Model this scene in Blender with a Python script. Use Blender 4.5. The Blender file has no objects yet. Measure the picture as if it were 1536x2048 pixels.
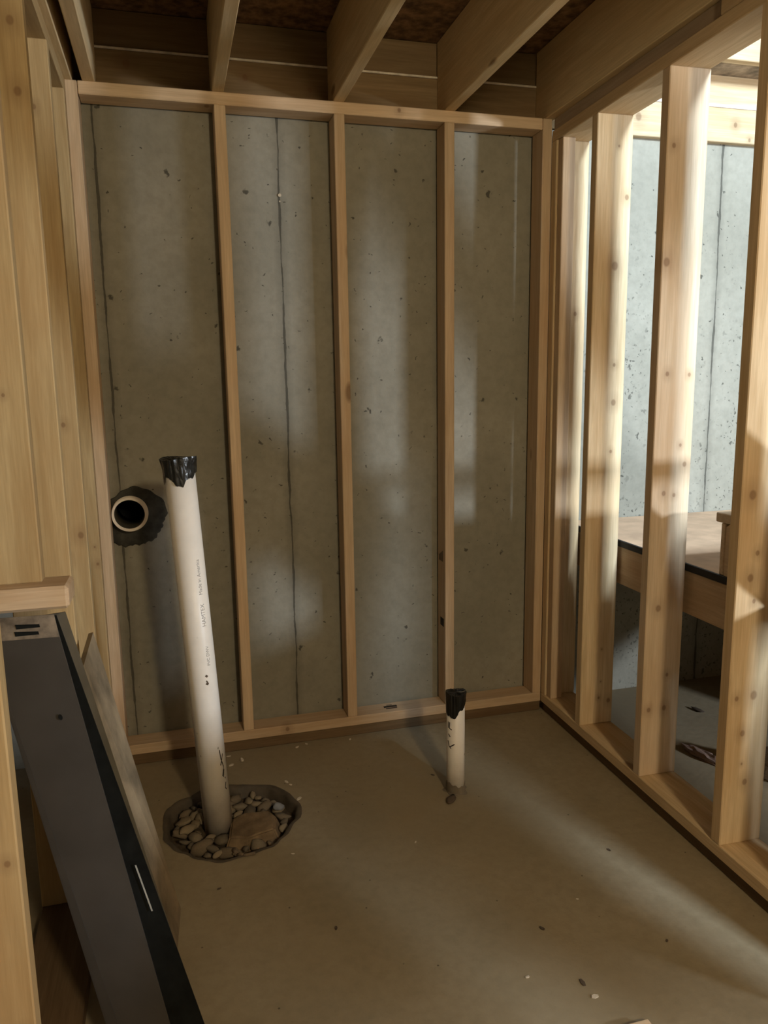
import bpy, bmesh, math, random
from mathutils import Vector, Matrix, noise

random.seed(7)
SC = bpy.context.scene
COL = SC.collection
# ------------------------------------------------------------------ camera
cam_d = bpy.data.cameras.new('camera')
cam = bpy.data.objects.new('camera', cam_d); COL.objects.link(cam)
yaw, pitch, roll = 0.2649, 0.1688, -0.0149
fw = Vector((math.sin(yaw)*math.cos(pitch), math.cos(yaw)*math.cos(pitch), -math.sin(pitch)))
rt = Vector((math.cos(yaw), -math.sin(yaw), 0)); up = rt.cross(fw)
r2 = math.cos(roll)*rt + math.sin(roll)*up; u2 = -math.sin(roll)*rt + math.cos(roll)*up
M = Matrix((r2, u2, -fw)).transposed().to_4x4(); M.translation = (-0.6138, -2.7775, 1.3833)
cam.matrix_world = M
cam_d.sensor_fit = 'VERTICAL'; cam_d.sensor_height = 36; cam_d.lens = 1528.35/2048*36
cam_d.clip_start = 0.02
SC.camera = cam
# ------------------------------------------------------------------ world, lights, exposure
SC.view_settings.view_transform = 'Standard'; SC.view_settings.look = 'None'
SC.view_settings.gamma = 1; SC.view_settings.use_curve_mapping = False
SC.view_settings.exposure = -0.12
W = bpy.data.worlds.new('world'); SC.world = W; W.use_nodes = True
W.node_tree.nodes['Background'].inputs[0].default_value = (0.80, 0.90, 1.0, 1)
W.node_tree.nodes['Background'].inputs[1].default_value = 0.5

def area(name, loc, target, sx, sy, power, col):
    d = bpy.data.lights.new(name, 'AREA'); d.shape = 'RECTANGLE'; d.size = sx; d.size_y = sy
    d.energy = power; d.color = col
    o = bpy.data.objects.new(name, d); COL.objects.link(o); o.location = loc
    o.rotation_euler = (Vector(target)-Vector(loc)).to_track_quat('-Z', 'Y').to_euler()
    return o
def bulb(name, loc, power, col, rad=0.06):
    d = bpy.data.lights.new(name, 'POINT'); d.energy = power; d.color = col; d.shadow_soft_size = rad
    o = bpy.data.objects.new(name, d); COL.objects.link(o); o.location = loc
    return o
COOL = (0.84, 0.92, 1.0); WARM = (1.0, 0.80, 0.50)
area('stairwell_daylight', (1.25, -4.2, 3.40), (1.15, 0.0, 1.2), 0.6, 0.6, 500, (0.72, 0.87, 1.0))      # upstairs door at the head of the stairs
area('window_daylight', (3.3, -4.45, 1.55), (0.2, 0.0, 0.8), 0.22, 0.28, 170, COOL)         # basement window
bulb('bare_bulb', (0.15, -4.3, 2.24), 175, WARM, .12)                                           # bulb between the joists behind the camera
bulb('bare_bulb', (2.9, -3.2, 0.9), 10, WARM)

# ------------------------------------------------------------------ materials
def new_mat(name):
    m = bpy.data.materials.new(name); m.use_nodes = True
    nt = m.node_tree; b = nt.nodes['Principled BSDF']
    return m, nt, b
def nd(nt, t, **k):
    n = nt.nodes.new(t)
    for a, v in k.items(): setattr(n, a, v)
    return n
def math_n(nt, op, a, b=None, clamp=False):
    n = nd(nt, 'ShaderNodeMath', operation=op, use_clamp=clamp)
    for i, v in enumerate((a, b)):
        if v is None: continue
        if isinstance(v, (int, float)): n.inputs[i].default_value = v
        else: nt.links.new(v, n.inputs[i])
    return n.outputs[0]
def maprange(nt, v, a, b, c, d):
    n = nd(nt, 'ShaderNodeMapRange'); n.clamp = True
    nt.links.new(v, n.inputs[0])
    for i, x in enumerate((a, b, c, d)): n.inputs[i+1].default_value = x
    return n.outputs[0]
def mix(nt, f, a, b, mode='MIX'):
    n = nd(nt, 'ShaderNodeMix', data_type='RGBA', blend_type=mode)
    if isinstance(f, (int, float)): n.inputs[0].default_value = f
    else: nt.links.new(f, n.inputs[0])
    for i, v in ((6, a), (7, b)):
        if isinstance(v, tuple): n.inputs[i].default_value = v if len(v) == 4 else (*v, 1)
        else: nt.links.new(v, n.inputs[i])
    return n.outputs[2]
def mapping(nt, vec, scale, loc=None):
    n = nd(nt, 'ShaderNodeVectorMath', operation='MULTIPLY'); nt.links.new(vec, n.inputs[0]); n.inputs[1].default_value = scale
    return n.outputs[0]
def noise_n(nt, vec, scale, detail=4, rough=.55, dist=0):
    n = nd(nt, 'ShaderNodeTexNoise'); n.inputs['Scale'].default_value = scale; n.inputs['Detail'].default_value = detail
    n.inputs['Roughness'].default_value = rough; n.inputs['Distortion'].default_value = dist
    nt.links.new(vec, n.inputs['Vector']); return n.outputs[0]

_wood = {}
def wood(axis, tint='pine', knots=(), key=None):
    """planed softwood, grain along local axis 0/1/2; knots: explicit local positions (x,y,z,r)"""
    k = (axis, tint, key)
    if k in _wood: return _wood[k]
    cols = {'pine': ((.52, .39, .23), (.68, .545, .36)), 'fir': ((.55, .41, .27), (.70, .55, .385)),
            'amber': ((.36, .255, .125), (.47, .355, .19)), 'joist': ((.58, .45, .26), (.72, .58, .36)), 'rimshade': ((.17, .115, .055), (.24, .165, .085)), 'dark': ((.13, .085, .045), (.20, .135, .075)),
            'white': ((.52, .40, .27), (.64, .52, .38)), 'grey': ((.33, .26, .19), (.45, .36, .27))}[tint]
    m, nt, b = new_mat('wood_%s_%s' % (tint, 'xyz'[axis] + (key or '')))
    tc = nd(nt, 'ShaderNodeTexCoord'); oi = nd(nt, 'ShaderNodeObjectInfo')
    rnd = nd(nt, 'ShaderNodeVectorMath', operation='SCALE'); rnd.inputs[0].default_value = (7.3, 11.1, 5.7)
    nt.links.new(oi.outputs['Random'], rnd.inputs['Scale'])
    add = nd(nt, 'ShaderNodeVectorMath', operation='ADD'); nt.links.new(tc.outputs['Object'], add.inputs[0]); nt.links.new(rnd.outputs[0], add.inputs[1])
    v = add.outputs[0]
    s = [1.0, 1.0, 1.0]; s[axis] = .05
    vs = mapping(nt, v, tuple(s))
    g1 = noise_n(nt, vs, 45, 3, .6, .6)          # broad grain
    g2 = noise_n(nt, vs, 220, 2, .6)             # fine fibre
    s2 = [1.0, 1.0, 1.0]; s2[axis] = .22
    blot = noise_n(nt, mapping(nt, v, tuple(s2)), 9, 3)
    f = maprange(nt, g1, .32, .68, 0, 1)
    c = mix(nt, f, cols[0], cols[1])
    c = mix(nt, maprange(nt, g2, .35, .7, 0, .35), c, tuple(x*.72 for x in cols[0]))
    c = mix(nt, maprange(nt, blot, .42, .72, 0, .5), c, tuple(x*y for x, y in zip(cols[0], (.95, .78, .62))))
    # random knots
    s3 = [1.0, 1.0, 1.0]; s3[axis] = .42
    vo = nd(nt, 'ShaderNodeTexVoronoi'); vo.inputs['Scale'].default_value = 6.5
    nt.links.new(mapping(nt, v, tuple(s3)), vo.inputs['Vector'])
    vd = vo.outputs['Distance']
    kk = maprange(nt, vd, .06, .12, 1, 0)
    if knots:
        kk = None
        for (x, y, z, r) in knots:
            sub = nd(nt, 'ShaderNodeVectorMath', operation='SUBTRACT'); nt.links.new(tc.outputs['Object'], sub.inputs[0]); sub.inputs[1].default_value = (x, y, z)
            ln = nd(nt, 'ShaderNodeVectorMath', operation='LENGTH'); nt.links.new(mapping(nt, sub.outputs[0], (1, .6, .8)), ln.inputs[0])
            q = maprange(nt, ln.outputs['Value'], r*.55, r*1.1, 1, 0)
            halo = maprange(nt, ln.outputs['Value'], r, r*3.2, .35, 0)
            q = math_n(nt, 'MAXIMUM', q, halo)
            kk = q if kk is None else math_n(nt, 'MAXIMUM', kk, q)
    c = mix(nt, math_n(nt, 'MULTIPLY', kk, .68), c, (.15, .075, .035))
    val = nd(nt, 'ShaderNodeHueSaturation'); nt.links.new(c, val.inputs['Color'])
    nt.links.new(maprange(nt, oi.outputs['Random'], 0, 1, .86, 1.12), val.inputs['Value'])
    nt.links.new(val.outputs[0], b.inputs['Base Color'])
    b.inputs['Roughness'].default_value = .72; b.inputs['Specular IOR Level'].default_value = .25
    bp = nd(nt, 'ShaderNodeBump'); bp.inputs['Strength'].default_value = .12; bp.inputs['Distance'].default_value = .002
    nt.links.new(g2, bp.inputs['Height']); nt.links.new(bp.outputs[0], b.inputs['Normal'])
    _wood[k] = m
    return m

def concrete(name, c1, c2, seams=(), pits=1.0, scale=1.0, dust=None, vert=True, right_pits=False):
    m, nt, b = new_mat(name)
    tc = nd(nt, 'ShaderNodeTexCoord'); v = tc.outputs['Object']
    n1 = noise_n(nt, v, 2.2*scale, 5, .55); n2 = noise_n(nt, v, 34*scale, 4, .6)
    c = mix(nt, maprange(nt, n1, .35, .68, 0, 1), c1, c2)
    c = mix(nt, maprange(nt, n2, .38, .68, 0, .35), c, tuple(x*.72 for x in c1))
    sep = nd(nt, 'ShaderNodeSeparateXYZ'); nt.links.new(v, sep.inputs[0])
    dark = None
    def pit(sc, thr, keep, stretch, vec=v):
        vo = nd(nt, 'ShaderNodeTexVoronoi'); vo.inputs['Scale'].default_value = sc; vo.inputs['Randomness'].default_value = 1
        wob = nd(nt, 'ShaderNodeTexNoise'); wob.inputs['Scale'].default_value = 40; nt.links.new(v, wob.inputs['Vector'])
        ad = nd(nt, 'ShaderNodeMix', data_type='VECTOR'); ad.inputs[0].default_value = .04
        nt.links.new(v, ad.inputs[4]); nt.links.new(wob.outputs['Color'], ad.inputs[5])
        nt.links.new(mapping(nt, ad.outputs[1], stretch), vo.inputs['Vector'])
        d = maprange(nt, vo.outputs['Distance'], thr*.6, thr, 1, 0)
        sp = nd(nt, 'ShaderNodeSeparateColor'); nt.links.new(vo.outputs['Color'], sp.inputs[0])
        return math_n(nt, 'MULTIPLY', d, math_n(nt, 'GREATER_THAN', sp.outputs[0], keep))
    if pits:
        dark = math_n(nt, 'MAXIMUM', pit(15, .13, .60, (1, 1, .75)), pit(34, .16, .72, (1, 1, 1.5)))
        dark = math_n(nt, 'MULTIPLY', dark, pits)
        if right_pits:   # honeycombed pour beyond the stud wall, up to head height
            rp = math_n(nt, 'MAXIMUM', pit(26, .26, .40, (1, 1, .8)), pit(58, .30, .35, (1, 1, 1)))
            zone = math_n(nt, 'MULTIPLY', maprange(nt, sep.outputs[0], .85, 1.1, 0, 1), maprange(nt, sep.outputs[2], 1.5, 2.1, 1, 0))
            zn = maprange(nt, noise_n(nt, v, 5, 2), .38, .55, 0, 1)
            dark = math_n(nt, 'MAXIMUM', dark, math_n(nt, 'MULTIPLY', math_n(nt, 'MULTIPLY', rp, zone), math_n(nt, 'MULTIPLY', zn, .75)))
    wv = noise_n(nt, mapping(nt, v, (1, 1, .9)), 7, 4, .6)
    for sx in seams:
        off = math_n(nt, 'MULTIPLY', math_n(nt, 'SUBTRACT', wv, .5), .018)
        dx = math_n(nt, 'ABSOLUTE', math_n(nt, 'ADD', math_n(nt, 'SUBTRACT', sep.outputs[0], sx), off))
        wdt = maprange(nt, noise_n(nt, mapping(nt, v, (.2, .2, 1)), 5.5, 4, .65), .40, .75, .0018, .0075)
        q = math_n(nt, 'LESS_THAN', dx, wdt)
        halo = maprange(nt, dx, .0, .03, .28, 0)
        q = math_n(nt, 'MAXIMUM', math_n(nt, 'MULTIPLY', q, .85), halo)
        dark = q if dark is None else math_n(nt, 'MAXIMUM', dark, q)
    if dark is not None:
        c = mix(nt, dark, c, tuple(x*.22 for x in c1))
    if dust:
        n3 = noise_n(nt, v, 1.4, 6, .6, .6)
        c = mix(nt, maprange(nt, n3, .45, .7, 0, .8), c, dust)
        vo = nd(nt, 'ShaderNodeTexVoronoi'); vo.inputs['Scale'].default_value = 26
        nt.links.new(v, vo.inputs['Vector'])
        sp = nd(nt, 'ShaderNodeSeparateColor'); nt.links.new(vo.outputs['Color'], sp.inputs[0])
        fl = math_n(nt, 'MULTIPLY', maprange(nt, vo.outputs['Distance'], .04, .09, 1, 0), math_n(nt, 'GREATER_THAN', sp.outputs[0], .8))
        c = mix(nt, fl, c, tuple(x*.35 for x in c1))
    nt.links.new(c, b.inputs['Base Color']); b.inputs['Roughness'].default_value = .85; b.inputs['Specular IOR Level'].default_value = .25
    bp = nd(nt, 'ShaderNodeBump'); bp.inputs['Strength'].default_value = .35; bp.inputs['Distance'].default_value = .004
    nt.links.new(n2, bp.inputs['Height']); nt.links.new(bp.outputs[0], b.inputs['Normal'])
    return m

def plain(name, col, rough=.6, metal=0, var=.25, sc=20, spec=.4, speck=None):
    m, nt, b = new_mat(name)
    tc = nd(nt, 'ShaderNodeTexCoord')
    n = noise_n(nt, tc.outputs['Object'], sc, 5, .6)
    c = mix(nt, maprange(nt, n, .35, .7, 0, 1), tuple(x*(1-var) for x in col), tuple(min(1, x*(1+var)) for x in col))
    if speck:
        vo = nd(nt, 'ShaderNodeTexVoronoi'); vo.inputs['Scale'].default_value = 34
        nt.links.new(mapping(nt, tc.outputs['Object'], (1, 1, .7)), vo.inputs['Vector'])
        sp = nd(nt, 'ShaderNodeSeparateColor'); nt.links.new(vo.outputs['Color'], sp.inputs[0])
        f = math_n(nt, 'MULTIPLY', maprange(nt, vo.outputs['Distance'], .07, .13, 1, 0), math_n(nt, 'GREATER_THAN', sp.outputs[0], .72))
        sz = nd(nt, 'ShaderNodeSeparateXYZ'); nt.links.new(tc.outputs['Object'], sz.inputs[0])
        f = math_n(nt, 'MULTIPLY', f, maprange(nt, sz.outputs[2], .12, .45, 1, .12))
        c = mix(nt, f, c, speck)
        c = mix(nt, maprange(nt, math_n(nt, 'ADD', sz.outputs[2], math_n(nt, 'MULTIPLY', n, .12)), .02, .16, .75, 0), c, tuple(x*1.6 for x in speck))
    nt.links.new(c, b.inputs['Base Color']); b.inputs['Roughness'].default_value = rough
    b.inputs['Metallic'].default_value = metal; b.inputs['Specular IOR Level'].default_value = spec
    bp = nd(nt, 'ShaderNodeBump'); bp.inputs['Strength'].default_value = .15; bp.inputs['Distance'].default_value = .002
    nt.links.new(n, bp.inputs['Height']); nt.links.new(bp.outputs[0], b.inputs['Normal'])
    return m

SEAMS = (-.818, -.203, .40, 1.018, 1.648, 2.26)
M_WALL = concrete('cast_concrete', (.25, .240, .196), (.315, .302, .252), SEAMS, .85, 1, right_pits=True)
M_WALL2 = concrete('cast_concrete_plain', (.29, .28, .25), (.37, .36, .32), (), .6)
M_FLOOR = concrete('dusty_concrete_floor', (.255, .208, .130), (.32, .268, .180), (), .0, 1.0, dust=(.29, .235, .150))
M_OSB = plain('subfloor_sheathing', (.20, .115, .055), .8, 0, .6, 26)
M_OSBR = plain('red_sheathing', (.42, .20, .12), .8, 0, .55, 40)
M_PLY = plain('landing_plywood', (.55, .38, .25), .75, 0, .16, 9)
M_BLACKSTRIP = plain('black_adhesive', (.018, .017, .018), .7)
M_PVC = plain('white_pvc', (.80, .76, .70), .42, 0, .05, 12, .5, speck=(.10, .075, .05))
M_PVCR = plain('pvc_hub', (.82, .74, .64), .45, 0, .08, 12)
M_PVCIN = plain('pvc_inside_shade', (.05, .045, .033), .8, 0, .3)
M_TAPE = plain('black_poly', (.010, .010, .009), .28, 0, .4, 25, .5)
M_INK = plain('marker_ink', (.025, .018, .014), .8)
M_PRINT = plain('printed_grey_ink', (.28, .27, .26), .7)
M_MORTAR = plain('dark_mortar', (.055, .055, .048), .95, 0, .35, 22, .2)
M_METAL = plain('dark_grey_metal', (.044, .040, .037), .45, 0, .16, 7, .5)
M_METAL_L = plain('grey_sheet_edge', (.095, .088, .072), .5, 0, .18, 9, .4)
M_LINER = plain('black_liner', (.006, .007, .007), .85, 0, .4, 30, .15)
M_RIM = plain('dusty_flange', (.16, .13, .10), .8, 0, .5, 26)
M_LABEL = plain('pale_label', (.34, .35, .34), .5)
M_CARD = plain('scuffed_panel', (.24, .185, .115), .85, 0, .45, 6)
M_STONES = [plain('stone_%d' % i, c, .9, 0, .25, 30, .25) for i, c in enumerate([(.165, .130, .088), (.20, .165, .115), (.13, .108, .078), (.24, .195, .130)])]
M_STONEB = plain('stone_blue', (.22, .23, .25), .8, 0, .2, 30)
M_SLAB = plain('mortar_chunk', (.19, .135, .08), .95, 0, .3, 24, .2)
M_SLEEVE = plain('worn_sleeve', (.085, .068, .048), .7, 0, .3, 15)
M_DIRT = plain('pit_dirt', (.085, .062, .038), .95, 0, .4, 28)
M_TWIG = plain('twig', (.19, .145, .10), .9, 0, .3, 40)
M_CHIP = plain('wood_chip', (.62, .55, .45), .8)
M_CHIPD = plain('dark_chip', (.09, .065, .045), .85)
M_PAPER = plain('dirty_wrap', (.36, .32, .29), .7, 0, .4, 18)
M_SCRAP = plain('red_scrap', (.28, .19, .15), .9, 0, .4, 22)
M_NAIL = plain('nail_steel', (.25, .24, .22), .45, .8)

# ------------------------------------------------------------------ builders
def link(o, parent=None):
    COL.objects.link(o)
    if parent is not None: o.parent = parent
    return o
def tag(o, label=None, cat=None, group=None, kind=None):
    for k, v in (('label', label), ('category', cat), ('group', group), ('kind', kind)):
        if v: o[k] = v
    return o
def empty(name, loc=(0, 0, 0), rz=0):
    o = bpy.data.objects.new(name, None); o.empty_display_size = .1
    o.location = loc; o.rotation_euler = (0, 0, rz); COL.objects.link(o)
    return o
def mesh_obj(name, bm, mat, parent=None, smooth=False, loc=None):
    bmesh.ops.recalc_face_normals(bm, faces=bm.faces)
    me = bpy.data.meshes.new(name); bm.to_mesh(me); bm.free()
    if smooth:
        for p in me.polygons: p.use_smooth = True
    for m in (mat if isinstance(mat, (list, tuple)) else [mat]): me.materials.append(m)
    o = bpy.data.objects.new(name, me)
    if loc is not None: o.location = loc
    return link(o, parent)
def board(name, lo, hi, mat, parent=None, bev=.0025, wane=0):
    """planed board between two corners; origin in its middle, eased edges"""
    lo = Vector(lo); hi = Vector(hi); c = (lo+hi)/2; h = (hi-lo)/2
    bm = bmesh.new(); bmesh.ops.create_cube(bm, size=2)
    for v in bm.verts: v.co = Vector((v.co.x*h.x, v.co.y*h.y, v.co.z*h.z))
    bv = min(bev, min(h)*.45)
    if bv > 0: bmesh.ops.bevel(bm, geom=list(bm.edges), offset=bv, segments=1, affect='EDGES')
    return mesh_obj(name, bm, mat, parent, loc=c)
def slab_poly(name, pts, thick, mat, parent=None, bev=0):
    """panel with thickness from 3D corner points (roughly planar); thickness against the normal"""
    pts = [Vector(p) for p in pts]; c = sum(pts, Vector())/len(pts)
    n = Vector()
    for i in range(len(pts)): n += (pts[i]-c).cross(pts[(i+1) % len(pts)]-c)
    n.normalize()
    bm = bmesh.new()
    a = [bm.verts.new(p-c) for p in pts]; b = [bm.verts.new(p-c-n*thick) for p in pts]
    bm.faces.new(a); bm.faces.new(b[::-1])
    for i in range(len(pts)):
        j = (i+1) % len(pts); bm.faces.new((a[i], b[i], b[j], a[j]))
    return mesh_obj(name, bm, mat, parent, loc=c)
def tube(bm, p0, p1, ro, ri=None, n=48, cap=True):
    """solid or hollow straight tube"""
    p0 = Vector(p0); p1 = Vector(p1); d = (p1-p0).normalized()
    x = d.orthogonal().normalized(); y = d.cross(x)
    def ring(p, r): return [bm.verts.new(p+r*(math.cos(2*math.pi*i/n)*x+math.sin(2*math.pi*i/n)*y)) for i in range(n)]
    A = ring(p0, ro); B = ring(p1, ro)
    fs = []
    for i in range(n): j = (i+1) % n; fs.append(bm.faces.new((A[i], A[j], B[j], B[i])))
    if ri:
        C = ring(p0, ri); D = ring(p1, ri)
        for i in range(n):
            j = (i+1) % n
            fs.append(bm.faces.new((C[j], C[i], D[i], D[j])))
            bm.faces.new((B[i], B[j], D[j], D[i])); bm.faces.new((A[j], A[i], C[i], C[j]))
    elif cap:
        bm.faces.new(B); bm.faces.new(A[::-1])
    for f in fs: f.smooth = True
    return bm

# ------------------------------------------------------------------ shell of the place
YW = 0.10            # face of the poured wall
R = 0.8138           # room face of the right stud wall at the corner
SP = 0.4064
PIT = (-.510, -.456, .215)

# floor with the round opening around the drain
bm = bmesh.new()
out = [bm.verts.new(p) for p in ((-4, -7, 0), (6, -7, 0), (6, .1, 0), (-4, .1, 0))]
NP = 72
def pit_r(a):
    return PIT[2]*(1+.030*math.sin(3*a+.6)+.022*math.sin(7*a+2)+.012*math.sin(17*a))
inn = [bm.verts.new((PIT[0]+pit_r(2*math.pi*i/NP)*math.cos(2*math.pi*i/NP), PIT[1]+pit_r(2*math.pi*i/NP)*math.sin(2*math.pi*i/NP), 0)) for i in range(NP)]
es = [bm.edges.new((L[i], L[(i+1) % len(L)])) for L in (out, inn) for i in range(len(L))]
bmesh.ops.triangle_fill(bm, use_beauty=True, use_dissolve=False, edges=es)
low = [bm.verts.new((v.co.x*1.0, v.co.y, -.038)) for v in inn]
lip = []
for i in range(NP): j = (i+1) % NP; bm.faces.new((inn[i], inn[j], low[j], low[i]))
bm.faces.new(low)
fl = mesh_obj('floor', bm, [M_FLOOR, M_DIRT]); tag(fl, kind='structure')
for p in fl.data.polygons:
    if p.center.z < -.01: p.material_index = 1

def shell(name, lo, hi, mat): return tag(board(name, lo, hi, mat, bev=0), kind='structure')
def wallbox(name, lo, hi, mat):      # world coordinates kept in the mesh so that the seams fall where they are
    lo = Vector(lo); hi = Vector(hi); bm = bmesh.new(); bmesh.ops.create_cube(bm, size=1)
    for v in bm.verts: v.co = Vector([lo[i] if v.co[i] < 0 else hi[i] for i in range(3)])
    return tag(mesh_obj(name, bm, mat), kind='structure')
bm = bmesh.new()
WPX, WPZ = -.786, .928
out = [bm.verts.new(p) for p in ((-4, YW, -.3), (6, YW, -.3), (6, YW, 2.335), (-4, YW, 2.335))]
inn = [bm.verts.new((WPX+.0605*math.cos(2*math.pi*i/48), YW, WPZ+.0605*math.sin(2*math.pi*i/48))) for i in range(48)]
es = [bm.edges.new((L[i], L[(i+1) % len(L)])) for L in (out, inn) for i in range(len(L))]
bmesh.ops.triangle_fill(bm, use_beauty=True, use_dissolve=False, edges=es)
bk = [bm.verts.new(v.co+Vector((0, .25, 0))) for v in out]; ib = [bm.verts.new(v.co+Vector((0, .25, 0))) for v in inn]
for L, Q in ((out, bk), (inn, ib)):
    for i in range(len(L)): j = (i+1) % len(L); bm.faces.new((L[i], L[j], Q[j], Q[i]))
tag(mesh_obj('wall_back', bm, M_WALL), kind='structure')
wallbox('wall_left', (-4.2, -7, -.3), (-4, .35, 2.6), M_WALL2)
wallbox('wall_right', (6, -7, -.3), (6.2, .35, 2.6), M_WALL2)
wallbox('wall_front', (-4, -7.2, -.3), (6, -7, 2.6), M_WALL2)
# subfloor, open over the stairs
OX0, OX1, OY0, OY1 = .99, 2.0, -4.8, -.05
bm = bmesh.new()
def bx(bm, lo, hi):
    r = bmesh.ops.create_cube(bm, size=1)['verts']
    for v in r: v.co = Vector([lo[i] if v.co[i] < 0 else hi[i] for i in range(3)])
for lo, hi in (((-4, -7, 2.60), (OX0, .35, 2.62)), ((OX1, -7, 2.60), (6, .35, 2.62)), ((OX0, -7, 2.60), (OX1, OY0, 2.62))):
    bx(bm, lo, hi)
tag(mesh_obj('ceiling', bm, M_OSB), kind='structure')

# ------------------------------------------------------------------ rim boards on the poured wall
BACKK = [(-.698, 0, 2.433, .016), (-.309, 0, 2.423, .012), (-.083, 0, 2.401, .010), (1.224, 0, 2.40, .017), (1.676, 0, 2.399, .011), (1.748, 0, 2.345, .008)]
def rim(name, x0, x1, z0, z1, y0, label, kn, tint='pine', key=''):
    c = Vector(((x0+x1)/2, (y0+.14)/2, (z0+z1)/2))
    kl = [(a-c.x, y0-c.y, z-c.z, r) for a, _, z, r in kn if x0 < a < x1 and z0 < z < z1]
    o = board(name, (x0, y0, z0), (x1, .14, z1), wood(0, tint, kl, key))
    return tag(o, label, 'rim board', 'rim boards above the poured wall')
rim('rim_board', -4, .955, 2.337, 2.475, .090, 'lower rim board under the dark joists behind the top plate', BACKK, 'rimshade', 'rimA')  # shade of the joist bays is put into the darker wood tint
rim('rim_board', -4, .955, 2.482, 2.598, .097, 'upper rim board below the subfloor between the dark joists', [(9, 9, 9, .01)], 'rimshade', 'rimB')
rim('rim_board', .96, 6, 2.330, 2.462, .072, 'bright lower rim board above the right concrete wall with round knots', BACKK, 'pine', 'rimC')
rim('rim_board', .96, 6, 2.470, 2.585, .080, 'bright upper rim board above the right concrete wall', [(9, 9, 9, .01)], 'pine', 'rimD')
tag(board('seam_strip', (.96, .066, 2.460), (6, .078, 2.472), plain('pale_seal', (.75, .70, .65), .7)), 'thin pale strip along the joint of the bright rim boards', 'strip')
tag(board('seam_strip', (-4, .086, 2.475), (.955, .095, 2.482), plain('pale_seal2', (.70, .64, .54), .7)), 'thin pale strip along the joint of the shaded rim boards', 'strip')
tag(board('sheathing_strip', (.96, -.035, 2.585), (6, .14, 2.603), plain('mouldy_sheathing', (.30, .235, .17), .9, 0, .55, 16)), 'mouldy grey-brown sheathing strip above the bright rim boards', 'sheathing')
tag(board('stair_header', (.985, -.073, 2.580), (2.0, -.036, 2.80), wood(0, 'pine', key='hdr')), 'light header board at the top of the stair opening', 'header')
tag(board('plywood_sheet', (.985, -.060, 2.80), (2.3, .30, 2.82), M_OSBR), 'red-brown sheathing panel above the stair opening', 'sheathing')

# ------------------------------------------------------------------ floor joists
JN = {-.887: 'second joist, doubled on the left stud wall plate', -.8136: 'leftmost free-standing floor joist beside the left stud wall',
      -.41: 'floor joist over the first middle stud of the back wall', 0.0: 'floor joist over the second middle stud of the back wall',
      .41: 'floor joist over the third middle stud of the back wall', .807: 'shaded joist resting on the right stud wall'}
for x, lab in JN.items():
    w_ = .0245 if x == -.887 else .0195
    o = board('floor_joist', (x-w_, -6.9, 2.3405), (x+w_, .090, 2.598), wood(1, 'joist'))
    tag(o, lab, 'joist', 'floor joists overhead')
# ------------------------------------------------------------------ back stud wall
ZB, ZT, ZTT = .080, 2.3005, 2.3407
bw = tag(empty('stud_wall', (0, 0, 0)), 'reddish stud wall standing in front of the grey poured concrete', 'stud wall', 'stud walls around the room')
XL = -.887
board('sill_plate', (XL, .006, 0), (R, .089, .0417), wood(0, 'dark'), bw)
board('bottom_plate', (XL, 0, .0417), (R-.0, .089, ZB), wood(0, 'fir', [(-.26+.037, -.044, .004, .010)], 'bp'), bw)
board('top_plate', (XL+.0395, 0, ZT), (R-.039, .089, ZTT), wood(0, 'fir', [(.217+.0363, -.044, .007, .008), (-.41, -.02, -.02, .012)], 'tp'), bw)
for x in (-SP, 0, SP):
    board('stud', (x-.019, 0, ZB), (x+.019, .089, ZT), wood(2, 'fir'), bw)
board('stud', (XL, 0, ZB), (XL+.038, .089, ZTT), wood(2, 'fir'), bw)
board('stud', (R-.038, 0, ZB), (R, .089, ZTT), wood(2, 'fir'), bw)
# ink stamps on that framing
def stamp(name, rects, parent):
    bm = bmesh.new()
    for lo, hi in rects: bx(bm, lo, hi)
    return tag(mesh_obj(name, bm, M_INK, parent), 'smudged dark grade stamp')
stamp('grade_stamp', [((.145, .030, ZB-.001), (.192, .037, ZB+.0006)), ((.140, .043, ZB-.001), (.195, .058, ZB+.0006)), ((.155, .063, ZB-.001), (.178, .067, ZB+.0006))], bw)
stamp('grade_stamp', [((SP-.0196, .030+.012*i, .672), (SP-.0185, .036+.012*i, .715-.006*i)) for i in range(4)], bw)
stamp('grade_stamp', [((SP-.0196, .018, .405), (SP-.0185, .058, .438))], bw)

# ------------------------------------------------------------------ right stud wall (2x6), a touch out of square
rw = tag(empty('stud_wall', (R, 0, 0), -.0147), 'brightly lit open stud wall on the right before the stair landing', 'stud wall', 'stud walls around the room')
WR = .135; HR = 2.258; DS = .3975
AK = [(.891,1.767,.016),(.928,1.994,.010),(.892,2.157,.005),(.902,1.43,.007),(.904,1.298,.012),(.90,1.123,.007),(.886,.184,.006),(.927,.169,.010),(.892,.377,.003),(.892,.248,.003)]
BK = [(.826,2.044,.008),(.819,1.72,.014),(.839,1.394,.008),(.916,1.391,.007),(.897,1.176,.006),(.915,1.116,.009),(.846,1.027,.009),(.883,1.02,.007),(.846,.655,.012),(.89,.427,.007),(.885,.313,.010),(.828,.312,.009)]
CK = [(.858,.921,.008),(.841,.854,.012),(.857,.789,.007),(.877,.52,.014),(.823,.516,.008),(.849,.412,.010),(.867,.265,.010),(.853,.321,.004),(.831,1.078,.014)]
YK = [(.877,2.165,.010),(.907,1.631,.009),(.875,1.095,.009)]
board('sill_plate', (.012, -6.0, 0), (WR, -.0, .0417), wood(1, 'dark'), rw)
board('bottom_plate', (0, -6.0, .0417), (WR, -.0, ZB), wood(1, 'pine'), rw)
board('top_plate', (0, -6.0, HR), (WR, 0, 2.297), wood(1, 'pine'), rw)
board('upper_plate', (.007, -.935, 2.2975), (WR, .0, 2.3405), wood(1, 'grey'), rw)
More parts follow.
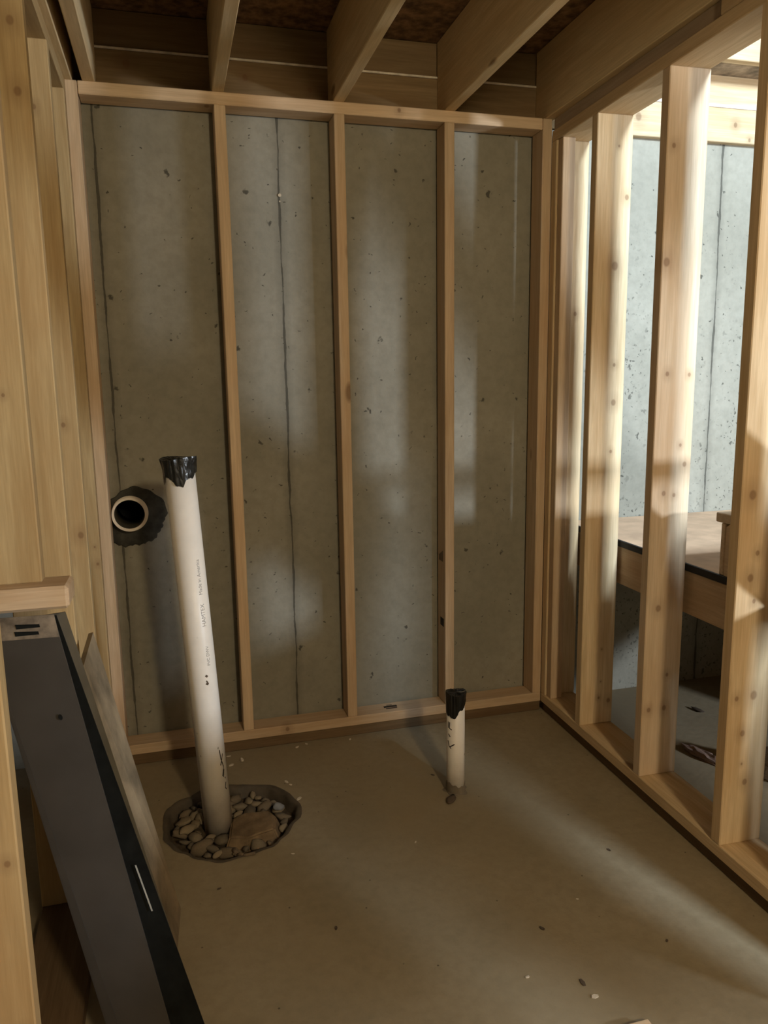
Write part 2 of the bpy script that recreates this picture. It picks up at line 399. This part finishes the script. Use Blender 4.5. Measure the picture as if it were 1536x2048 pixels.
board('upper_plate', (.0, -6.0, 2.2975), (WR, -.937, 2.3405), wood(1, 'pine'), rw)
def rstud(y, kn, tint, key, x0=0, x1=WR):
    c = Vector(((x0+x1)/2, y+.019, (ZB+HR)/2))
    kl = [(kx-R-.0147*y-c.x, -.019, kz-c.z, r) for kx, kz, r in kn]
    return board('stud', (x0, y, ZB), (x1, y+.038, HR), wood(2, tint, kl, key), rw)
rstud(-.333, AK, 'pine', 'A')
rstud(-.333-DS, BK, 'white', 'B')
rstud(-.333-2*DS, CK, 'pine', 'C')
rstud(-2.47, (), 'pine', None)
for k in (3, 4, 6, 7, 8, 9, 10, 11, 12): rstud(-.333-k*DS+(.17 if k == 4 else 0), (), 'pine', None)
board('stud', (.002, .058, 0), (WR, .0965, HR), wood(2, 'pine'), rw)
rstud(-.038, YK, 'pine', 'Y')
board('nailer', (.007, -.076, ZB), (.058, -.0385, HR), wood(2, 'fir'), rw)

# ------------------------------------------------------------------ left stud wall
lw = tag(empty('stud_wall', (-.885, 0, 0), .005), 'warm yellow stud wall seen edge-on at the left', 'stud wall', 'stud walls around the room')
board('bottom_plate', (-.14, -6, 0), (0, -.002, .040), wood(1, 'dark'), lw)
board('top_plate', (-.14, -6, 2.300), (0, -.002, 2.340), wood(1, 'amber'), lw)
for i, y in enumerate((-.026, -.378, -.783, -1.190, -1.605, -2.02, -4.2, -4.6, -5.0)):
    z0 = 1.008 if i == 3 else .040
    rk = random.Random(50+i)
    kn = [(rk.uniform(-.055, .062), -.019, rk.uniform(-.5, .5)*(2.2-z0), rk.choice((.004, .006, .008, .011))) for _ in range(9)] if i < 5 else ()
    board('stud', (-.14, y-.019, z0), (0, y+.019, 2.300), wood(2, 'amber', kn, 'L%d' % i), lw)
# short block fixed across one stud
tag(board('wood_block', (-1.06, -1.252, .963), (-.828, -1.160, 1.008), wood(0, 'fir'), bev=.006), 'short tan block fixed across a stud above the leaning duct', 'wood block')

# ------------------------------------------------------------------ tall drain pipe
def pipe_thing(name, base, top, ro, wall, label):
    """Empty at the base with its local z along the pipe"""
    base = Vector(base); top = Vector(top); L = (top-base).length
    e = empty(name, base); e.rotation_mode = 'QUATERNION'
    e.rotation_quaternion = Vector((0, 0, 1)).rotation_difference((top-base).normalized())
    bm = bmesh.new(); tube(bm, (0, 0, -.10), (0, 0, L), ro, ro-wall, 64)
    mesh_obj('pipe', bm, M_PVC, e)
    tag(e, label, 'drain pipe', 'plastic drain stubs')
    return e, L
def ragged_cap(e, ro, L, drops, seed, bulge=.004, top_dent=.004, corners=()):
    """plastic film pulled over the pipe end: closed top, wrinkled skirt with torn hem; drops: (angle, length) points"""
    rnd = random.Random(seed); n = 96; rows = 14
    bm = bmesh.new(); rings = []
    def hem(a):
        best = 0; ds = sorted(drops)
        for k in range(len(ds)):
            a0, l0 = ds[k]; a1, l1 = ds[(k+1) % len(ds)]
            if k == len(ds)-1: a1 += 2*math.pi
            for aa in (a-2*math.pi, a, a+2*math.pi):
                if a0 <= aa <= a1: return l0+(l1-l0)*(aa-a0)/(a1-a0)
        return ds[0][1]
    for j in range(rows+1):
        t = j/rows; ring = []
        for i in range(n):
            a = 2*math.pi*i/n
            h = hem(a)+.002*math.sin(11*a+seed)+.0015*rnd.uniform(-1, 1)
            wr = bulge*(noise.noise((2.4*math.cos(a)+seed, 2.4*math.sin(a), t*1.5))+.9)*.8+.0018*math.sin(9*a+4*math.sin(3*a)+seed)
            r = ro+.0015+max(.0, wr)*(1-.55*t)
            for ca, cr in corners:
                d = abs((a-ca+math.pi) % (2*math.pi)-math.pi)
                r += cr*max(0, 1-d/.35)*max(0, 1-t*2.2)
            r += ro*.035*abs(noise.noise((5*math.cos(a)+seed, 5*math.sin(a), t*3)))
            z = L+.004-t*h+.003*math.sin(2*a+seed)*(1-t)
            ring.append(bm.verts.new((r*math.cos(a), r*math.sin(a), z)))
        rings.append(ring)
    for j in range(rows):
        for i in range(n):
            k = (i+1) % n; bm.faces.new((rings[j][i], rings[j][k], rings[j+1][k], rings[j+1][i]))
    mid = [bm.verts.new((.55*v.co.x, .55*v.co.y, L+.003-top_dent+.003*rnd.uniform(-1, 1))) for v in rings[0]]
    for i in range(n): k = (i+1) % n; bm.faces.new((rings[0][k], rings[0][i], mid[i], mid[k]))
    c = bm.verts.new((0, 0, L+.003))
    for i in range(n): bm.faces.new((mid[(i+1) % n], mid[i], c))
    o = mesh_obj('film_cap', bm, M_TAPE, e); tag(o, 'black plastic film wrapped over the pipe end')
    sm = o.modifiers.new('thickness', 'SOLIDIFY'); sm.thickness = .0006; sm.offset = 1
    return o
def ribbon(e, name, strokes, ro, w_=.0022, mat=None, label=None):
    """pen strokes on the pipe skin; strokes = lists of (angle, z)"""
    bm = bmesh.new()
    for st in strokes:
        pts = []
        for k in range(len(st)-1):
            for s in range(6): t = s/6; pts.append((st[k][0]*(1-t)+st[k+1][0]*t, st[k][1]*(1-t)+st[k+1][1]*t))
        pts.append(st[-1]); vs = []
        for k, (a, z) in enumerate(pts):
            a1, z1 = pts[min(k+1, len(pts)-1)]; a0, z0 = pts[max(k-1, 0)]
            d = Vector(((a1-a0)*ro, z1-z0)); d = d.normalized() if d.length else Vector((1, 0))
            nx = Vector((-d.y, d.x))*w_/2
            row = []
            for s in (1, -1):
                aa = a+s*nx.x/ro; zz = z+s*nx.y
                row.append(bm.verts.new(((ro+.0004)*math.cos(aa), (ro+.0004)*math.sin(aa), zz)))
            vs.append(row)
        for k in range(len(vs)-1): bm.faces.new((vs[k][0], vs[k][1], vs[k+1][1], vs[k+1][0]))
    o = mesh_obj(name, bm, mat or M_INK, e)
    return tag(o, label)
def pipe_text(e, body, a0, z0, size, ro, mat, label):
    """printing that reads upwards along the pipe"""
    cu = bpy.data.curves.new('t', 'FONT'); cu.body = body; cu.size = size; cu.align_y = 'CENTER'
    o = bpy.data.objects.new('t', cu); COL.objects.link(o)
    bpy.context.view_layer.update()
    me = bpy.data.meshes.new_from_object(o.evaluated_get(bpy.context.evaluated_depsgraph_get()))
    bpy.data.objects.remove(o)
    for v in me.vertices:
        x, y = v.co.x, v.co.y
        a = a0 - y/ro
        v.co = Vector(((ro+.0004)*math.cos(a), (ro+.0004)*math.sin(a), z0+x))
    me.materials.clear(); me.materials.append(mat)
    p = link(bpy.data.objects.new('printed_text', me), e)
    return tag(p, label)

tall, LT = pipe_thing('drain_pipe', (-.5515, -.450, 0), (-.6085, -.450, 1.168), .0445, .006, 'tall leaning white plastic pipe standing in the gravel hole')
pi = math.pi
ragged_cap(tall, .0445, LT, [(-3.05, .075), (-2.62, .070), (-2.52, .045), (-1.75, .078), (-1.45, .086), (-1.25, .062), (-.75, .060), (-.50, .050), (-.1, .045), (1.0, .055), (2.2, .065)], 3, .0045, .006, ((-2.9, .007), (-.35, .006)))
ribbon(tall, 'handwriting', [[(-.93, .255), (-.88, .225), (-.74, .200), (-.70, .193)], [(-.96, .203), (-.82, .218), (-.68, .238)], [(-.88, .165), (-.70, .192)], [(-.80, .160), (-.68, .185)], [(-.66, .158), (-.64, .152)], [(-.62, .140), (-.74, .122), (-.62, .115)]], .0445, .0032, M_INK, 'handwritten marker strokes')
pipe_text(tall, 'HAMTEX', -1.02, .660, .018, .0445, M_PRINT, 'printed maker text')
pipe_text(tall, 'Made in America', -1.03, .760, .016, .0445, M_PRINT, 'printed origin text')
pipe_text(tall, 'PVC DWV', -1.0, .535, .014, .0445, M_PRINT, 'faint printed pipe text')
ribbon(tall, 'dirt_smear', [[(-1.33, .502), (-1.23, .507)], [(-1.36, .482), (-1.2, .478)], [(-1.32, .486), (-1.25, .488)]], .0445, .008, M_CHIPD, 'two brown dirt smears')

# ------------------------------------------------------------------ short drain stub
short, LS = pipe_thing('drain_pipe', (.2435, -.500, 0), (.2435, -.500, .352), .0305, .004, 'short white plastic pipe stub rising from the floor slab')
ragged_cap(short, .0305, LS, [(-3.0, .075), (-2.3, .078), (-1.95, .085), (-1.75, .070), (-1.65, .060), (-.9, .050), (-.5, .032), (.6, .04), (2.0, .06)], 8, .0025, .002)
ribbon(short, 'handwriting', [[(-2.85, .258), (-2.85, .235)], [(-2.62, .258), (-2.66, .236), (-2.35, .232)], [(-2.8, .215), (-2.55, .206)], [(-2.9, .190), (-2.72, .172), (-2.45, .165)], [(-2.60, .170), (-2.05, .182)]], .0305, .0035, M_INK, 'handwritten marker strokes')
bm = bmesh.new(); n = 48
ra = [bm.verts.new((.0325*math.cos(2*pi*i/n), .0325*math.sin(2*pi*i/n), .032+.007*math.sin(2*pi*i/n*2+1)+.003*math.sin(9*2*pi*i/n))) for i in range(n)]
rb = [bm.verts.new((.0335*math.cos(2*pi*i/n), .0335*math.sin(2*pi*i/n), .004)) for i in range(n)]
rc = [bm.verts.new(((.040+.006*math.sin(5*2*pi*i/n))*math.cos(2*pi*i/n), (.040+.006*math.sin(5*2*pi*i/n))*math.sin(2*pi*i/n), .0005)) for i in range(n)]
rd = [bm.verts.new((.0303*math.cos(2*pi*i/n), .0303*math.sin(2*pi*i/n), ra[i].co.z)) for i in range(n)]
for i in range(n):
    j = (i+1) % n
    bm.faces.new((ra[i], ra[j], rb[j], rb[i])); bm.faces.new((rb[i], rb[j], rc[j], rc[i])); bm.faces.new((rd[i], rd[j], ra[j], ra[i]))
tag(mesh_obj('cement_collar', bm, plain('grey_cement', (.17, .14, .10), .95), short), 'smear of grey cement at the foot')

# ------------------------------------------------------------------ pipe through the poured wall
wp = tag(empty('wall_pipe', (-.786, YW, .928)), 'open white pipe stub through the poured wall beside the left corner', 'wall pipe')
bm = bmesh.new(); tube(bm, (0, .20, 0), (0, -.058, .003), .0600, .0525, 64); mesh_obj('pipe', bm, M_PVCR, wp)
bm = bmesh.new(); tube(bm, (0, .20, 0), (0, -.030, 0), .0632, .0598, 64); mesh_obj('hub', bm, M_PVCR, wp)
bm = bmesh.new(); tube(bm, (0, .19, 0), (0, -.045, .003), .0526, .0516, 64); mesh_obj('inner_shade', bm, M_PVCIN, wp)  # dark inner tube paints the shade inside the white pipe
bm = bmesh.new()
c_ = bm.verts.new((0, .18, 0)); rr = [bm.verts.new((.0525*math.cos(2*pi*i/40), .18, .0525*math.sin(2*pi*i/40))) for i in range(40)]
for i in range(40): bm.faces.new((c_, rr[i], rr[(i+1) % 40]))
mesh_obj('shade_end', bm, M_LINER, wp)  # black disc stands in for the shade deep in the pipe
# mortar around it, a flat irregular daub
bm = bmesh.new(); n = 90; rings = []
for k, (f, y) in enumerate(((.0, -.004), (.45, -.0065), (.85, -.006), (.97, -.0035), (1.0, .002))):
    ring = []
    for i in range(n):
        a = 2*pi*i/n; rr_ = .111*(1+.06*math.sin(2*a+.4)+.035*math.sin(5*a)+.02*math.sin(13*a+1)+(.025*math.sin(29*a) if math.sin(a) < .1 else 0))
        r_ = .0635+(rr_-.0635)*f
        ring.append(bm.verts.new((r_*math.cos(a)+.012*f, y+.0012*noise.noise((a*3, f*4, 1)), r_*math.sin(a)-.016*f)))
    rings.append(ring)
for k in range(len(rings)-1):
    for i in range(n): j = (i+1) % n; bm.faces.new((rings[k][i], rings[k][j], rings[k+1][j], rings[k+1][i]))
mo = mesh_obj('mortar_patch', bm, M_MORTAR, smooth=True, loc=(-.786, YW, .928)); tag(mo, 'dark grey mortar ring daubed on the wall around the open pipe', 'mortar')

bm = bmesh.new(); tube(bm, (0, .02, 0), (0, -.006, 0), .006, None, 12); tube(bm, (0, .02, -.02), (0, -.002, -.02), .003, None, 10)
tag(mesh_obj('form_tie', bm, M_NAIL, loc=(-.203, YW, 2.045)), 'small shiny metal form tie in the long wall crack', 'form tie')

# ------------------------------------------------------------------ gravel hole
bm = bmesh.new(); n = 72; rings = []
for k, (dr, z) in enumerate(((.006, .0015), (-.004, .003), (-.012, -.006), (-.016, -.025), (-.02, -.037))):
    ring = []
    for i in range(n):
        a = 2*pi*i/n; r_ = pit_r(a)+dr+(.006*noise.noise((4*math.cos(a), 4*math.sin(a), k*.4)))
        ring.append(bm.verts.new((r_*math.cos(a), r_*math.sin(a), z+(.003*noise.noise((6*math.cos(a), 6*math.sin(a), 3)) if k < 2 else 0))))
    rings.append(ring)
for k in range(4):
    for i in range(n): j = (i+1) % n; bm.faces.new((rings[k][i], rings[k][j], rings[k+1][j], rings[k+1][i]))
tag(mesh_obj('pit_sleeve', bm, M_SLEEVE, smooth=True, loc=(PIT[0], PIT[1], 0)), 'dark worn sleeve lining the rim of the gravel hole', 'sleeve')

def stone_mesh(seed, flat=.7, sub=2):
    bm = bmesh.new(); bmesh.ops.create_icosphere(bm, subdivisions=sub, radius=1)
    for v in bm.verts:
        d = v.co.normalized()
        v.co = d*(1+.45*noise.noise(d*1.3+Vector((seed*3.1, seed, 0)))+.12*noise.noise(d*3+Vector((seed, 0, 5))))
        v.co.z *= flat; v.co.x *= 1.15
    me = bpy.data.meshes.new('gravel_stone'); bm.to_mesh(me); bm.free()
    for p in me.polygons: p.use_smooth = True
    return me
protos = []
for i in range(6):
    me = stone_mesh(i+1, .55+.08*(i % 4)); protos.append(me)
rs = random.Random(21); placed = []
pipe_c = Vector((-.5515, -.45))
def try_place(rad, layer):
    for _ in range(200):
        a = rs.uniform(0, 2*pi); q = math.sqrt(rs.uniform(0, 1))*(PIT[2]-.024-rad*1.05)
        p = Vector((PIT[0]+q*math.cos(a), PIT[1]+q*math.sin(a)))
        if (p-pipe_c).length < .048+rad: continue
        if layer and abs(p.x+.445) < .085+rad*.5 and abs(p.y+.505) < .078+rad*.5: continue
        if all((p-o).length > (rad+r)*.90 for o, r, l in placed if l == layer):
            placed.append((p, rad, layer)); return p
    return None
cnt = 0
for layer, (nmax, z) in enumerate(((0, 0), (120, -.022))):
    for k in range(nmax):
        rad = rs.choice((.013, .016, .019, .023, .027))
        p = try_place(rad, layer)
        if p is None: continue
        me = protos[rs.randrange(6)].copy()
        me.materials.append(M_STONES[rs.randrange(4)])
        o = bpy.data.objects.new('gravel_stone', me); COL.objects.link(o)
        o.location = (p.x, p.y, z+rs.uniform(-.005, .008)); o.scale = (rad*rs.uniform(.95, 1.4), rad*rs.uniform(.75, 1.0), rad*rs.uniform(.8, 1.1))
        o.rotation_euler = (rs.uniform(-.5, .5), rs.uniform(-.5, .5), rs.uniform(0, 6.28))
        tag(o, 'brown gravel stone lying in the round floor hole', 'stone', 'gravel in the floor hole')
def lone_stone(name, loc, scale, rot, mat, label, cat='stone', seed=9):
    me = stone_mesh(seed, .7); me.materials.append(mat)
    o = bpy.data.objects.new(name, me); COL.objects.link(o); o.location = loc; o.scale = scale; o.rotation_euler = rot
    return tag(o, label, cat)
lone_stone('gravel_stone', (-.352, -.420, -.006), (.020, .015, .018), (0, .5, .7), M_STONEB, 'pale bluish stone at the right side of the floor hole', seed=3)
lone_stone('gravel_stone', (-.648, -.470, -.004), (.030, .017, .018), (.1, .1, .7), M_STONES[3], 'rounded tan stone left of the tall pipe in the hole', seed=4)
# chunk of old mortar beside the pipe
bm = bmesh.new()
top = [(-.075, -.055), (-.02, -.075), (.065, -.055), (.078, .01), (.06, .055), (-.02, .07), (-.06, .05)]
a_ = [bm.verts.new((x, y, .012+.006*math.sin(9*x))) for x, y in top]; b_ = [bm.verts.new((x*1.25, y*1.25-.008, -.030)) for x, y in top]
bm.faces.new(a_); bm.faces.new(b_[::-1])
for i in range(len(top)): j = (i+1) % len(top); bm.faces.new((a_[i], b_[i], b_[j], a_[j]))
bmesh.ops.bevel(bm, geom=list(bm.edges), offset=.005, segments=2, affect='EDGES')
bmesh.ops.triangulate(bm, faces=bm.faces); bmesh.ops.subdivide_edges(bm, edges=list(bm.edges), cuts=1)
for v in bm.verts: v.co += Vector((0, 0, .004))*noise.noise(v.co*40)
tag(mesh_obj('mortar_chunk', bm, M_SLAB, loc=(-.448, -.500, -.012)), 'broad flat brown mortar chunk against the tall pipe', 'rubble')
bm = bmesh.new()
path = [(-.515, -.610, -.012), (-.505, -.645, -.008), (-.49, -.668, 0.002), (-.455, -.672, .006)]
for k in range(3): tube(bm, path[k], path[k+1], .0075-.0015*k, None, 10)
tag(mesh_obj('twig', bm, M_TWIG), 'bent twig hooked over the near edge of the gravel hole', 'twig')
lone_stone('stone', (.204, -.562, .007), (.026, .014, .010), (0, 0, .9), M_CHIPD, 'small dark flat stone on the slab before the short pipe', seed=5)

# ------------------------------------------------------------------ crumbs on the slab
chip_me = []
for k in range(3):
    bm = bmesh.new(); pts = [(-1, -.3), (-.2, -.55), (.9, -.2), (1.0, .25), (.1, .5), (-.7, .3)]
    a_ = [bm.verts.new((x+.2*math.sin(k+i), y, .22+.25*abs(x)*(k % 2))) for i, (x, y) in enumerate(pts)]
    b_ = [bm.verts.new((x+.2*math.sin(k+i), y, .0)) for i, (x, y) in enumerate(pts)]
    bm.faces.new(a_); bm.faces.new(b_[::-1])
    for i in range(6): j = (i+1) % 6; bm.faces.new((a_[i], b_[i], b_[j], a_[j]))
    bmesh.ops.recalc_face_normals(bm, faces=bm.faces)
    me = bpy.data.meshes.new('wood_chip'); bm.to_mesh(me); bm.free(); me.materials.append(M_CHIP); chip_me.append(me)
    me2 = me.copy(); me2.materials.clear(); me2.materials.append(M_CHIPD); chip_me.append(me2)
CH = [(-.489,-.029,.008,0),(-.443,-.075,.012,0),(-.484,-.102,.012,0),(-.306,-.279,.009,0),(-.23,-.033,.008,0),(-.191,-.016,.007,0),(-.281,-.402,.011,0),(-.295,-.303,.006,0),(-.02,-.028,.009,0),(-.347,-.70,.005,0),
      (-.288,-1.046,.007,1),(.231,-1.428,.011,0),(.225,-1.384,.010,1),(.11,-1.333,.006,0),(.559,-.95,.008,1),(-.569,-.801,.006,1),(.217,-1.196,.008,1),(.495,-1.322,.006,1),(.201,-.382,.007,1),(.02,-.75,.005,0),(.36,-1.12,.005,0)]
for i, (x, y, s, dk) in enumerate(CH):
    o = bpy.data.objects.new('dark_crumb' if dk else 'wood_chip', chip_me[(i % 3)*2+dk]); COL.objects.link(o)
    o.location = (x, y, .0005); o.scale = (s, s, s); o.rotation_euler = (0, 0, i*1.7)
    tag(o, 'tiny dark crumb lying on the dusty slab' if dk else 'tiny pale wood chip lying on the dusty slab', 'crumb' if dk else 'wood chip', 'dark crumbs on the slab' if dk else 'pale chips on the slab')
tag(board('wood_offcut', (.245, -1.60, 0), (.300, -1.528, .018), wood(0, 'fir'), bev=.003), 'brown wood offcut at the bottom edge of the photo', 'offcut')

# ------------------------------------------------------------------ leaning duct and panels at the left
du = tag(empty('sheet_metal_duct', (-.72, -1.37, 0)), 'dark grey sheet metal duct leaning in the left foreground', 'duct')
inv = Matrix.Translation((.72, 1.37, 0))
L_ = lambda p: inv @ Vector(p)
FTR, FTL, FBR, FBL = (-.855, -1.27, .959), (-.985, -1.262, .959), (-.668, -1.386, .002), (-.782, -1.379, .002)
BTR, BBR = (-.862, -1.195, .936), (-.597, -1.392, .002)
BTL, BBL = (-.985, -1.188, .936), (-.760, -1.382, .002)
slab_poly('front_panel', [L_(p) for p in (FBL, FBR, FTR, FTL)], .003, M_METAL, du)
tag(slab_poly('back_panel', [L_(p) for p in (BBL, BBR, BTR, BTL)], .004, M_LINER, du), 'black back of the duct')
def lerp(a, b, t): return tuple(a[i]*(1-t)+b[i]*t for i in range(3))
e1, e2 = BBR, BTR
slab_poly('side_panel', [L_(p) for p in (BBL, FBL, FTL, BTL)], .003, M_METAL, du)
f1, f2 = lerp(FTR, FBR, .045), lerp(FTL, FBL, .045)
so = Vector((.0, -.0025, .001))
slab_poly('top_flange', [L_(Vector(p)+so) for p in (f2, f1, lerp(FTR, FTL, -.01), FTL)], .002, M_RIM, du)
def on_front(s, t, off=.004): # s across from right edge, t down
    a = Vector(lerp(FTR, FTL, s)); b = Vector(lerp(FBR, FBL, s)); return L_(a*(1-t)+b*t+Vector((0, -off, off*.3)))
for s, t in ((.38, .018), (.42, .032)):
    slab_poly('slot', [on_front(s+.16, t+.006), on_front(s-.16, t+.005), on_front(s-.16, t-.001), on_front(s+.16, t-.003)], .001, M_LINER, du)
screw = slab_poly('screw_hole', [on_front(.30+.03*math.cos(k), .205+.006*math.sin(k)) for k in [i*pi/4 for i in range(8)]], .001, M_LINER, du)
w0, w1 = Vector(lerp(BTR, BBR, .535)), Vector(lerp(BTR, BBR, .635))
wo = Vector((-.018, -.005, .002))
tag(slab_poly('label_strip', [L_(w1+wo+Vector((-.003, 0, 0))), L_(w1+wo), L_(w0+wo), L_(w0+wo+Vector((-.003, 0, 0)))], .001, M_LABEL, du), 'thin pale strip')

pn = slab_poly('leaning_panel', [(-.690, -1.13, .001), (-.672, -.856, .001), (-.847, -.750, .757), (-.850, -.95, .742), (-.862, -1.05, .69)], .012, M_CARD)
tag(pn, 'scuffed grey-brown panel with pointed top leaning behind the duct', 'panel')
sh2 = slab_poly('metal_strip', [(-.695, -1.185, .001), (-.650, -1.165, .001), (-.852, -1.14, .926), (-.90, -1.155, .926)], .005, M_METAL_L)
tag(sh2, 'narrow grey metal strip leaning between the duct and the panel', 'metal strip')

# ------------------------------------------------------------------ stair landing and flight beyond the right wall
XS = .958; ZL = .790
ld = tag(empty('stair_landing', (XS, 0, 0)), 'plywood stair landing beyond the right stud wall with black edge line', 'landing')
board('deck', (0.004, -2.70, ZL-.018), (.98, YW-.002, ZL), M_PLY, ld)
board('edge_strip', (-.006, -2.70, ZL-.022), (.0035, YW-.002, ZL+.001), M_BLACKSTRIP, ld, bev=.001)
board('rim_board', (0, -2.70, .625), (.038, YW-.002, ZL-.0225), wood(1, 'fir'), ld)
board('rim_board', (.94, -2.70, .625), (.978, YW-.002, ZL-.019), wood(1, 'fir'), ld)
for y in (.06, -.345, -.75, -1.16, -1.56, -1.97, -2.38, -2.68): board('deck_joist', (.039, y-.019, .64), (.939, y+.019, ZL-.019), wood(0, 'fir'), ld)
st = tag(empty('staircase', (XS, -.86, ZL)), 'wooden stair flight climbing from the landing toward the viewer', 'staircase')
RISE, RUN = .190, .255
for k in range(8):
    y = -.002-k*RUN; z = k*RISE
    if k == 0: board('riser', (.0, y-.019, z+.001), (.97, y, z+RISE-.030), wood(0, 'fir'), st)
    if k < 2: board('tread', (-.003, y-RUN+.03, z+RISE-.029), (.973, y+.022, z+RISE), wood(0, 'fir'), st)
for x in (.002, .93):
    prof = [(-.022, .001), (-.022, .150), (-.02-8*RUN, 8*RISE-.035), (-.02-8*RUN, 8*RISE-.20), (-.36, .001)]
    bm = bmesh.new(); a_ = [bm.verts.new((x, y, z)) for y, z in prof]; b_ = [bm.verts.new((x+.036, y, z)) for y, z in prof]
    bm.faces.new(a_); bm.faces.new(b_[::-1])
    for i in range(5): j = (i+1) % 5; bm.faces.new((a_[i], b_[i], b_[j], a_[j]))
    mesh_obj('stringer', bm, wood(1, 'fir'), st)

# unseen low wall, added to stop window light passing under the landing
kw = tag(empty('light_blocker', (1.94, 0, 0)), 'unseen low wall added under the landing to block window light', 'light blocker')
board('sheathing', (0, -1.02, 0.0), (.03, YW-.002, .622), M_PLY, kw)

# litter under the landing
lone_stone('dark_crumb', (1.437, -.203, .006), (.028, .012, .008), (0, 0, 1.9), M_CHIPD, 'dark crumb on the sunlit floor patch under the landing', 'crumb', 6)
def crumple(name, loc, sx, sy, sz, seed, mat, label, cat):
    bm = bmesh.new(); bmesh.ops.create_icosphere(bm, subdivisions=3, radius=1)
    for v in bm.verts:
        d = v.co.normalized(); q = noise.noise(d*2.2+Vector((seed, 1, 2)))
        v.co = d*(1+.5*q+.25*abs(noise.noise(d*5+Vector((seed, 4, 1)))))
        v.co.z = max(v.co.z, -.35)
    o = mesh_obj(name, bm, mat, loc=loc); o.scale = (sx, sy, sz)
    return tag(o, label, cat)
crumple('scrap_bark', (1.20, -.57, .011), (.035, .115, .03), 1, 1, 2, M_SCRAP, 'reddish scrap lying on the floor beneath the landing', 'scrap') if False else None
o = crumple('wood_scrap', (1.195, -.555, .008), .022, .085, .020, 2, M_SCRAP, 'reddish ragged scrap on the floor between the right studs', 'scrap'); o.rotation_euler[2] = .25
crumple('plastic_wrap', (1.345, -.745, .028), .05, .07, .075, 5, M_PAPER, 'crumpled pale wrap on the floor at the right photo edge', 'wrapping')

# ------------------------------------------------------------------ finer pieces belong to their parts
def under(child, part):
    child.location = child.location-part.location; child.parent = part
def kids(root, base): return [o for o in root.children if o.name.split('.')[0] == base]
for e in (tall, short):
    p = kids(e, 'pipe')[0]
    for b in ('handwriting', 'printed_text', 'dirt_smear'):
        for o in kids(e, b): under(o, p)
for o in kids(du, 'slot'): under(o, kids(du, 'top_flange')[0])
under(screw, kids(du, 'front_panel')[0])
for o in kids(du, 'label_strip'): under(o, kids(du, 'back_panel')[0])
st_ = sorted(kids(bw, 'stud'), key=lambda o: abs(o.location.x-SP))[0]
for o in kids(bw, 'grade_stamp'):
    z = o.data.vertices[0].co.z
    under(o, kids(bw, 'bottom_plate')[0] if z < .1 else st_)
